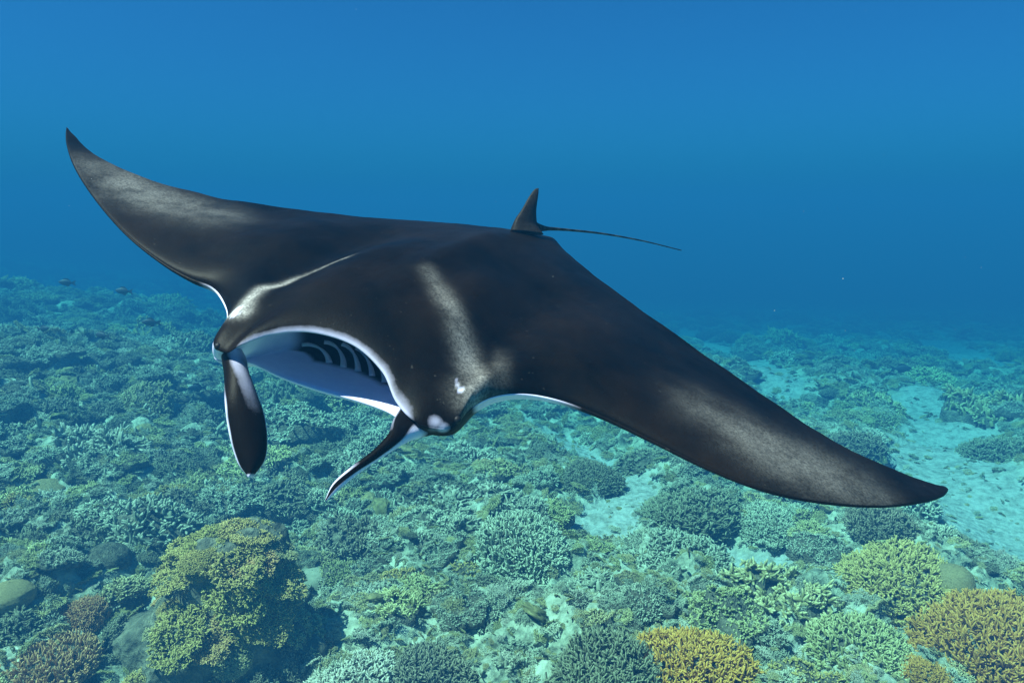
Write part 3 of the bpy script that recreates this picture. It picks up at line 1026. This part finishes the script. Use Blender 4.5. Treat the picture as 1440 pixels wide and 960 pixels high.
# the big boulder at lower left: a rock that carries its own tufts of coral
def coral_boulder():
    x, y = at_px(318, 925, .75)
    z = float(ground_z(np.array([x]), np.array([y]))[0])
    e = bpy.data.objects.new('coral_boulder', None); COL.objects.link(e)
    e.location = (x, y, z - .1)
    e['label'] = 'tall boulder overgrown with yellow olive coral tufts at lower left'
    e['category'] = 'coral boulder'
    P, F = ball_grid(90, 60, -.3)
    f = 1 + .22 * noise3(P, 1.7, 33) * 2 + .10 * np.abs(noise3(P, 4.5, 37)) * 2 + .03 * noise3(P, 13, 39)
    V = P * f[:, None] * np.array([.54, .47, .90])
    V[:, 0] *= 1 + .35 * (1 - sstep(.0, .55, V[:, 2]))
    V[:, 0] += .12 * sstep(.1, .7, V[:, 2]) - .05
    me = new_mesh('rock', V, F)
    link('rock', me, M_ROCK, e)
    r = np.random.default_rng(3)
    n = 120
    D = dome_points(n, r, -.05)
    D /= np.linalg.norm(D, axis=1)[:, None]
    K = ((P @ D.T)).argmax(0)
    order = 0
    for i in range(n):
        p = V[K[i]]
        if r.random() < (.12 if p[2] > .45 else .50): continue
        s = r.uniform(.11, .22) * (1.0 if i % 4 else .6)
        t = bpy.data.objects.new('coral_tuft', fine_spr[i % 3][0] if i % 4 else mid[0])
        COL.objects.link(t); t.parent = e
        t.location = Vector(p) * .97
        nrm = Vector(p / np.array([.52, .46, .78]) ** 2).normalized()
        nrm = (nrm + Vector((0, 0, .6))).normalized()
        t.rotation_euler = nrm.to_track_quat('Z', 'Y').to_euler()
        t.scale = (s, s, s * .8)
        t.material_slots[0].link = 'OBJECT'
        t.material_slots[0].material = M_GREEN if p[2] > .5 and i % 5 else (M_OLIVE if i % 3 == 0 else (M_BROWN if i % 2 else M_DARK))  # boulder's shaded lower half put into tuft colours, darker ones mixed in below


fine_spr = [sprawl_mesh('coral_tuft', 620, 141, .34, .17, .026, 2, .5), sprawl_mesh('coral_tuft', 560, 142, .44, .19, .028, 2, .45),
            sprawl_mesh('coral_tuft', 700, 143, .28, .16, .024, 2, .55)]
for q in fine_spr: q[0].materials.append(M_GREEN)
coral_boulder()

# round massive corals
for (px, py, size, mat, lab, zs) in [
    (1338, 832, .155, M_MASSIVE, 'smooth round tan brain coral behind the large golden dome', .95),
    (15, 832, .14, M_MASSIVE, 'smooth pale round coral boulder at the left edge', .8),
    (150, 790, .17, M_ROCK, 'dark smooth hump of rock above the brown corals at left', .85),
    (60, 700, .22, M_MASSIVE, 'smooth rounded coral boulder among branching corals at far left', .8),
    (440, 820, .16, M_PALE, 'small pale lump beside the sand patch right of the boulder', .8),
    (1130, 690, .24, M_MASSIVE, 'rounded coral head half hidden behind the lowered wing', .8),
]:
    x, y = at_px(px, py, size)
    z = float(ground_z(np.array([x]), np.array([y]))[0])
    me = lump_mesh('brain_coral', int(px), 48, 28, .9, .05, .03, 1.4, -.5)
    o = link('brain_coral', me, mat, None, lab, 'coral')
    o.location = (x, y, z + (.5 if px == 1338 else .05) * size); o.scale = (size, size, size * zs); o.rotation_euler.z = px


# ---- the rest of the reef: many colonies, the nearest as things, the others as one mass
def scatter():
    r = np.random.default_rng(17)
    pts = []
    # even density over the ground in view, thinning with distance, coarse dart throwing on a hash grid
    N = 110000
    Y = 2.2 * np.exp(r.random(N) ** .8 * math.log(48 / 2.2))
    X = (r.random(N) * 2 - 1) * (Y * 1.15 + 3.0)
    S = np.clip(r.lognormal(math.log(.17), .55, N), .06, .6)
    S *= np.where(Y > 18, 1.3, 1.0)
    sm = sand_mask(X, Y)
    clump = perlin(X * .55, Y * .55, 21) + .5 * perlin(X * 1.3, Y * 1.3, 22)
    ok = (sm < .3) & (clump > -.42 + .26 * sstep(-2.2, .2, X) + .30 * sstep(.0, .8, X) * sstep(6.0, 7.0, Y) * (1 - sstep(13, 17, Y)) + .2 * r.random(N)) | ((sm < .8) & (r.random(N) < .05))
    S = np.where(sm > .3, S * .6, S)
    grid = {}
    for i in np.flatnonzero(ok):
        x, y, s = X[i], Y[i], S[i]
        if any((x - a) ** 2 + (y - b) ** 2 < (max(c, s) * .95 + (.85 if c > .4 else .3) * min(c, s)) ** 2 for a, b, c in TAKEN):
            continue
        k = (int(x // .6), int(y // .6))
        bad = False
        for dx in (-1, 0, 1):
            for dy in (-1, 0, 1):
                for (a, b, c) in grid.get((k[0] + dx, k[1] + dy), ()):
                    if (a - x) ** 2 + (b - y) ** 2 < (.53 * (c + s)) ** 2:
                        bad = True; break
                if bad: break
            if bad: break
        if bad: continue
        grid.setdefault(k, []).append((x, y, s))
        pts.append((x, y, s * 1.15, r.choice(11, p=[.05, .06, .02, .06, .08, .12, .13, .11, .13, .13, .11]), r.random()))
    return np.array(pts)


def collection_mass(name, protos, pts, mats, label_kind='stuff'):
    """one object whose points carry copies of the proto meshes"""
    protos_col = bpy.data.collections.new(name + '_shapes')
    for i, (me, mt) in enumerate(protos):
        o = bpy.data.objects.new('%s_shape' % name, me)
        if mt is not None:
            if not me.materials: me.materials.append(mt)
            o.material_slots[0].link = 'OBJECT'; o.material_slots[0].material = mt
        protos_col.objects.link(o)
    me = bpy.data.meshes.new(name)
    me.vertices.add(len(pts))
    me.vertices.foreach_set('co', pts[:, :3].astype(np.float32).ravel())
    attr(me, 'size', pts[:, 3]); attr(me, 'turn', pts[:, 4]); attr(me, 'squash', pts[:, 5])
    a = me.attributes.new('pick', 'INT', 'POINT'); a.data.foreach_set('value', pts[:, 6].astype(np.int32))
    tl = me.attributes.new('lean', 'FLOAT_VECTOR', 'POINT'); tl.data.foreach_set('vector', pts[:, 7:10].astype(np.float32).ravel())
    ob = bpy.data.objects.new(name, me); COL.objects.link(ob); ob['kind'] = label_kind
    ng = bpy.data.node_groups.new(name, 'GeometryNodeTree')
    ng.interface.new_socket('Geometry', in_out='INPUT', socket_type='NodeSocketGeometry')
    ng.interface.new_socket('Geometry', in_out='OUTPUT', socket_type='NodeSocketGeometry')
    N = ng.nodes; L = ng.links.new
    gi = N.new('NodeGroupInput'); go = N.new('NodeGroupOutput')
    ip = N.new('GeometryNodeInstanceOnPoints')
    ci = N.new('GeometryNodeCollectionInfo'); ci.inputs['Collection'].default_value = protos_col
    ci.inputs['Separate Children'].default_value = True; ci.inputs['Reset Children'].default_value = True

    def at(n, t):
        q = N.new('GeometryNodeInputNamedAttribute'); q.data_type = t; q.inputs['Name'].default_value = n
        return q.outputs['Attribute']
    cx = N.new('ShaderNodeCombineXYZ')
    sz = at('size', 'FLOAT')
    ml = N.new('ShaderNodeMath'); ml.operation = 'MULTIPLY'; L(sz, ml.inputs[0]); L(at('squash', 'FLOAT'), ml.inputs[1])
    L(sz, cx.inputs[0]); L(sz, cx.inputs[1]); L(ml.outputs[0], cx.inputs[2])
    L(gi.outputs[0], ip.inputs['Points']); L(ci.outputs[0], ip.inputs['Instance'])
    ip.inputs['Pick Instance'].default_value = True
    L(at('pick', 'INT'), ip.inputs['Instance Index'])
    er = N.new('FunctionNodeEulerToRotation'); L(at('lean', 'FLOAT_VECTOR'), er.inputs[0])
    L(er.outputs[0], ip.inputs['Rotation']); L(cx.outputs[0], ip.inputs['Scale'])
    L(ip.outputs[0], go.inputs[0])
    md = ob.modifiers.new('copies', 'NODES'); md.node_group = ng
    return ob


def mass_rows(x, y, z, s, pick, squash=1.0, tilt=.25, r=rng):
    n = len(x)
    return np.c_[x, y, z, s, np.zeros(n), np.broadcast_to(squash, n), pick, r.normal(0, tilt, n), r.normal(0, tilt, n), r.uniform(0, 6.28, n)]


# landmarks of the reef, for telling its corals apart
MARKS = [(1415, 900, 'the large golden dome'), (965, 930, 'the golden brown bush'), (862, 950, 'the dark bush at the bottom edge'),
         (70, 910, 'the flat topped brown coral'), (118, 850, 'the rusty brown tuft'), (1268, 790, 'the yellow green bush'),
         (1222, 900, 'the pale olive rounded coral'), (742, 750, 'the domed grey olive bush'), (950, 780, 'the wide grey green bush'),
         (962, 700, 'the dark mound by the channel'), (830, 655, 'the round dark bush on sand'), (485, 945, 'the pale tan low coral'),
         (620, 935, 'the dark bush near the bottom edge'), (560, 805, 'the low yellowish clump'), (1090, 825, 'the knobbly olive coral'),
         (300, 850, 'the big coral covered boulder'), (1336, 805, 'the round brain coral'), (15, 825, 'the pale round boulder'),
         (345, 640, "the manta's hanging head fin"), (470, 690, "the manta's curled head fin"), (1330, 690, 'the lowered wing tip'),
         (60, 690, 'the smooth coral at far left'), (800, 580, 'the front of the lowered wing'), (120, 560, 'the far left coral slope'),
         (1380, 660, 'the right hand sand patch'), (700, 850, 'the open middle of the reef'), (300, 720, 'the dip behind the boulder')]


def fill_reef():
    P = scatter()
    show = P[:, 2] / P[:, 1]
    px = 720 + FPX * P[:, 0] / (P[:, 1] * CP + 3 * SP)
    show = np.where((px > -60) & (px < 1500), show, 0)
    order = np.argsort(-show)
    first = order[:285]; rest = order[285:]
    mats = [M_OLIVE, M_GREY, M_DARK, M_PALE, M_BROWN, M_GREEN]
    words = {M_OLIVE: 'olive', M_GREY: 'grey green', M_PALE: 'pale tan', M_BROWN: 'brown', M_GREEN: 'yellow green', M_DARK: 'dark'}
    kinds = ['bushy', 'spreading', 'knobbly', 'flat bushy', 'finely branched', 'sprawling', 'tangled', 'humped', 'dense', 'crusty', 'lumpy']
    r = np.random.default_rng(8)
    todo = []
    for i in first:
        x, y, s, k, u = P[i]; k = int(k)
        px_ = 720 + FPX * x / (y * CP + 3 * SP)
        wl = sstep(600, 250, px_) if px_ < 600 else 0.0  # dim light of the left slope is put into darker coral colours
        p = np.array([.34, .34, .08 + .30 * wl, .18 * (1 - wl), .03, .06])
        mt = mats[r.choice(6, p=p / p.sum())]
        dz_ = CAM_H - float(ground_z(np.array([x]), np.array([y]))[0])
        px_ = 720 + FPX * x / (y * CP + dz_ * SP)
        py_ = 480 + FPX * (dz_ * CP - y * SP) / (y * CP + dz_ * SP)
        h = min(MARKS, key=lambda q: math.hypot(q[0] - px_, (q[1] - py_) * 1.3))
        dx, dy = px_ - h[0], (py_ - h[1]) * 1.3
        rel = ('right of' if dx > 0 else 'left of') if abs(dx) > abs(dy) else ('in front of' if dy > 0 else 'behind')
        big = 'small' if s < .17 else ('medium' if s < .28 else 'large')
        lab = '%s %s %s coral %s %s' % (big, words[mt], kinds[k], rel, h[2])
        todo.append([lab, x, y, s, k, mt, float(r.uniform(.6, 1.1)), (float(r.normal(0, .12)), float(r.normal(0, .12)))])
    # corals that would read the same are told apart by their distance
    same = {}
    for t in todo: same.setdefault(t[0], []).append(t)
    for lab, ts in same.items():
        if 2 <= len(ts) <= 4:
            ts.sort(key=lambda t: t[2])
            which = {2: ('nearer of two', 'farther of two'), 3: ('nearest of three', 'middle of three', 'farthest of three'),
                     4: ('nearest of four', 'second nearest of four', 'third nearest of four', 'farthest of four')}[len(ts)]
            for t, w in zip(ts, which):
                t[0] = w + ' ' + lab.replace(' coral ', ' corals ', 1)
                if len(t[0].split()) > 16: t[0] = t[0].replace('grey green', 'greyish').replace('the dark bush at the bottom edge', 'the dark bottom bush')
                if len(t[0].split()) > 16: t[0] = t[0].replace('finely branched', 'fine').replace('flat bushy', 'flat').replace('by the channel', 'by sand')
    for t in todo:
        for a, b in (('grey green', 'greyish'), ('yellow green', 'yellowish'), ('finely branched', 'fine'), ('flat bushy', 'flat'), ('medium ', '')):
            if len(t[0].replace('-', ' ').replace("'", ' ').split()) > 15: t[0] = t[0].replace(a, b, 1)
    for lab, x, y, s, k, mt, zs, tilt in todo:
        plant('bushy_coral', lab, 'coral', x, y, s, k, mt, group='bushy corals covering the reef', zs=zs, tilt=tilt)
    Q = P[rest]
    z = ground_z(Q[:, 0], Q[:, 1]) - .12 * Q[:, 2]
    n = len(Q)
    # far colonies: branches and rock cores of the same shapes
    prot = []
    for i in range(11):
        for mt in (M_OLIVE, M_GREY, M_DARK, M_PALE):
            prot.append((BUSH[i][0], mt))
    pk = Q[:, 3].astype(int) * 4 + np.where((Q[:, 0] < -1.8) & (r.random(n) < .45), 2, r.choice(4, n, p=[.38, .38, .12, .12]))  # more dark corals at left again stand in for the slope's dim light
    rows = mass_rows(Q[:, 0], Q[:, 1], z, Q[:, 2], pk, r.uniform(.75, 1.15, n), .12, r)
    collection_mass('coral_thicket', prot, rows, None)
    rows2 = rows.copy(); rows2[:, 6] = Q[:, 3]
    collection_mass('coral_rock', [(c, M_ROCK) for c in CORE], rows2, None)
    print('colonies', len(P), 'mass', n)
    # rubble: broken branch pieces and stones lying everywhere
    M = 60000
    Y = 2.2 * np.exp(r.random(M) ** .9 * math.log(24 / 2.2)); X = (r.random(M) * 2 - 1) * (Y * 1.1 + 3)
    sm = sand_mask(X, Y)
    keep = r.random(M) < np.where(sm > .5, .22, 1.0)
    X, Y = X[keep], Y[keep]; sm = sm[keep]
    n = len(X)
    S = np.clip(r.lognormal(math.log(.038), .5, n), .012, .13) * np.where(sm > .5, .6, 1) * np.clip(Y / 7, .8, 1.6)
    pk = r.choice(12, n, p=[.004] * 4 + [.021] * 4 + [.225] * 4)
    Z = ground_z(X, Y) + S * .15
    prot = []
    bits = [tube_bit(i) for i in range(4)]
    for q in range(4): prot.append((ROCKS[q], M_OLIVE))
    for q in range(4): prot.append((bits[q], M_GREY))
    for q in range(4): prot.append((BUSH[q + 5][0], (M_PALE, M_OLIVE, M_GREY, M_OLIVE)[q]))
    collection_mass('coral_rubble', prot, mass_rows(X, Y, Z, S, pk, r.uniform(.6, 1.1, n), .5, r), None)


def tube_bit(seed):
    r = np.random.default_rng(seed + 300)
    n = 7
    st = r.normal(0, .35, (n, 3)) * np.array([1, 1, .3])
    d = r.normal(0, 1, (n, 3)) * np.array([1, 1, .45])
    V, F, T, _, _ = tubes(st, d, r.uniform(.6, 1.4, n), r.uniform(.13, .24, n), 5, r, .25)
    me = new_mesh('coral_piece', V, F); attr(me, 'tip', T * .6 + .3)
    return me


fill_reef()


# ------------------------------------------------------------------ small fish over the reef
def fish_mesh():
    prof = [(-.50, .02, .02), (-.42, .10, .05), (-.25, .20, .09), (0, .25, .105), (.25, .19, .085), (.40, .09, .04), (.50, .05, .02)]
    m = 12
    ang = np.arange(m) * 2 * np.pi / m
    V = np.array([[(x, w * math.cos(a), h * math.sin(a)) for a in ang] for x, h, w in prof]).reshape(-1, 3)
    F = grid_faces(len(prof), m).tolist() + [list(range(m))[::-1], list(range((len(prof) - 1) * m, len(prof) * m))]
    return new_mesh('body', V, F)


def fin_mesh(name, out, th=.012):
    """a thin fin from an outline in the fish's side plane"""
    n = len(out)
    V = [(x, -th, z) for x, z in out] + [(x, th, z) for x, z in out]
    F = [list(range(n))[::-1], list(range(n, 2 * n))] + [[i, (i + 1) % n, n + (i + 1) % n, n + i] for i in range(n)]
    return new_mesh(name, V, F, False)


def make_fish():
    m, nt, b = mat_new('dark_fish')
    b.inputs['Base Color'].default_value = (.03, .035, .045, 1); b.inputs['Roughness'].default_value = .6
    body = fish_mesh()
    tailf = fin_mesh('tail_fin', [(.44, .05), (.62, .17), (.76, .22), (.66, 0), (.76, -.22), (.62, -.17), (.44, -.05)])
    back = fin_mesh('back_fin', [(-.22, .17), (-.1, .31), (.15, .33), (.33, .20), (.36, .10), (.1, .2)])
    belly = fin_mesh('belly_fin', [(.0, -.2), (.12, -.33), (.28, -.27), (.34, -.12)])
    for me in (body, tailf, back, belly): me.materials.append(m)
    spots = [(92, 397, 9, .16, .2, 'small dark fish highest in the blue water at left'),
             (172, 409, 8.5, .16, .1, 'dark fish swimming below the raised wing at left'),
             (210, 453, 8, .16, .3, 'dark fish close beside the leading edge of the raised wing'),
             (142, 471, 7.5, .14, -.2, 'dark fish close over the coral slope at left'),
             (62, 462, 8, .13, 2.9, 'dark fish above the coral edge at far left'),
             (1246, 659, 7.5, .20, .4, 'dark fish peeping out behind the lowered wing tip'),
             (1270, 518, 14, .30, 2.8, 'faint dark fish over the far reef at right'),
             (275, 545, 9, .18, .5, 'tiny dark fish above the corals left of the mouth')]
    for px, py, dist, L, rz, lab in spots:
        d = np.array([(px - 720) / FPX, (py - 480) / FPX, 1.0]) @ MCW.T
        p = np.array([0, 0, CAM_H]) + d * dist
        e = bpy.data.objects.new('reef_fish', None); COL.objects.link(e)
        e.location = p; e.scale = (L,) * 3; e.rotation_euler = (0, .1, rz)
        e['label'] = lab; e['category'] = 'fish'; e['group'] = 'small dark fish over the reef'
        for me in (body, tailf, back, belly):
            o = bpy.data.objects.new(me.name.split('.')[0], me); COL.objects.link(o); o.parent = e


make_fish()


def make_plankton():
    r = np.random.default_rng(4)
    n = 110
    z = r.uniform(.9, 6, n)
    P = np.c_[r.uniform(-.75, .75, n) * z, r.uniform(-.5, .45, n) * z, z] @ MCW.T + np.array([0, 0, CAM_H])
    B = np.array([(1, 0, 0), (-1, 0, 0), (0, 1, 0), (0, -1, 0), (0, 0, 1), (0, 0, -1)], float)
    T = np.array([(0, 2, 4), (2, 1, 4), (1, 3, 4), (3, 0, 4), (2, 0, 5), (1, 2, 5), (3, 1, 5), (0, 3, 5)])
    s = r.uniform(.0004, .0012, n)
    V = (P[:, None] + B[None] * s[:, None, None] * r.uniform(.6, 1.4, (n, 6, 1))).reshape(-1, 3)
    F = (np.arange(n)[:, None, None] * 6 + T[None]).reshape(-1, 3)
    m, nt, b = mat_new('plankton_speck')
    b.inputs['Base Color'].default_value = (.45, .45, .42, 1)
    link('plankton', new_mesh('plankton', V, F), m, kind='stuff')


make_plankton()
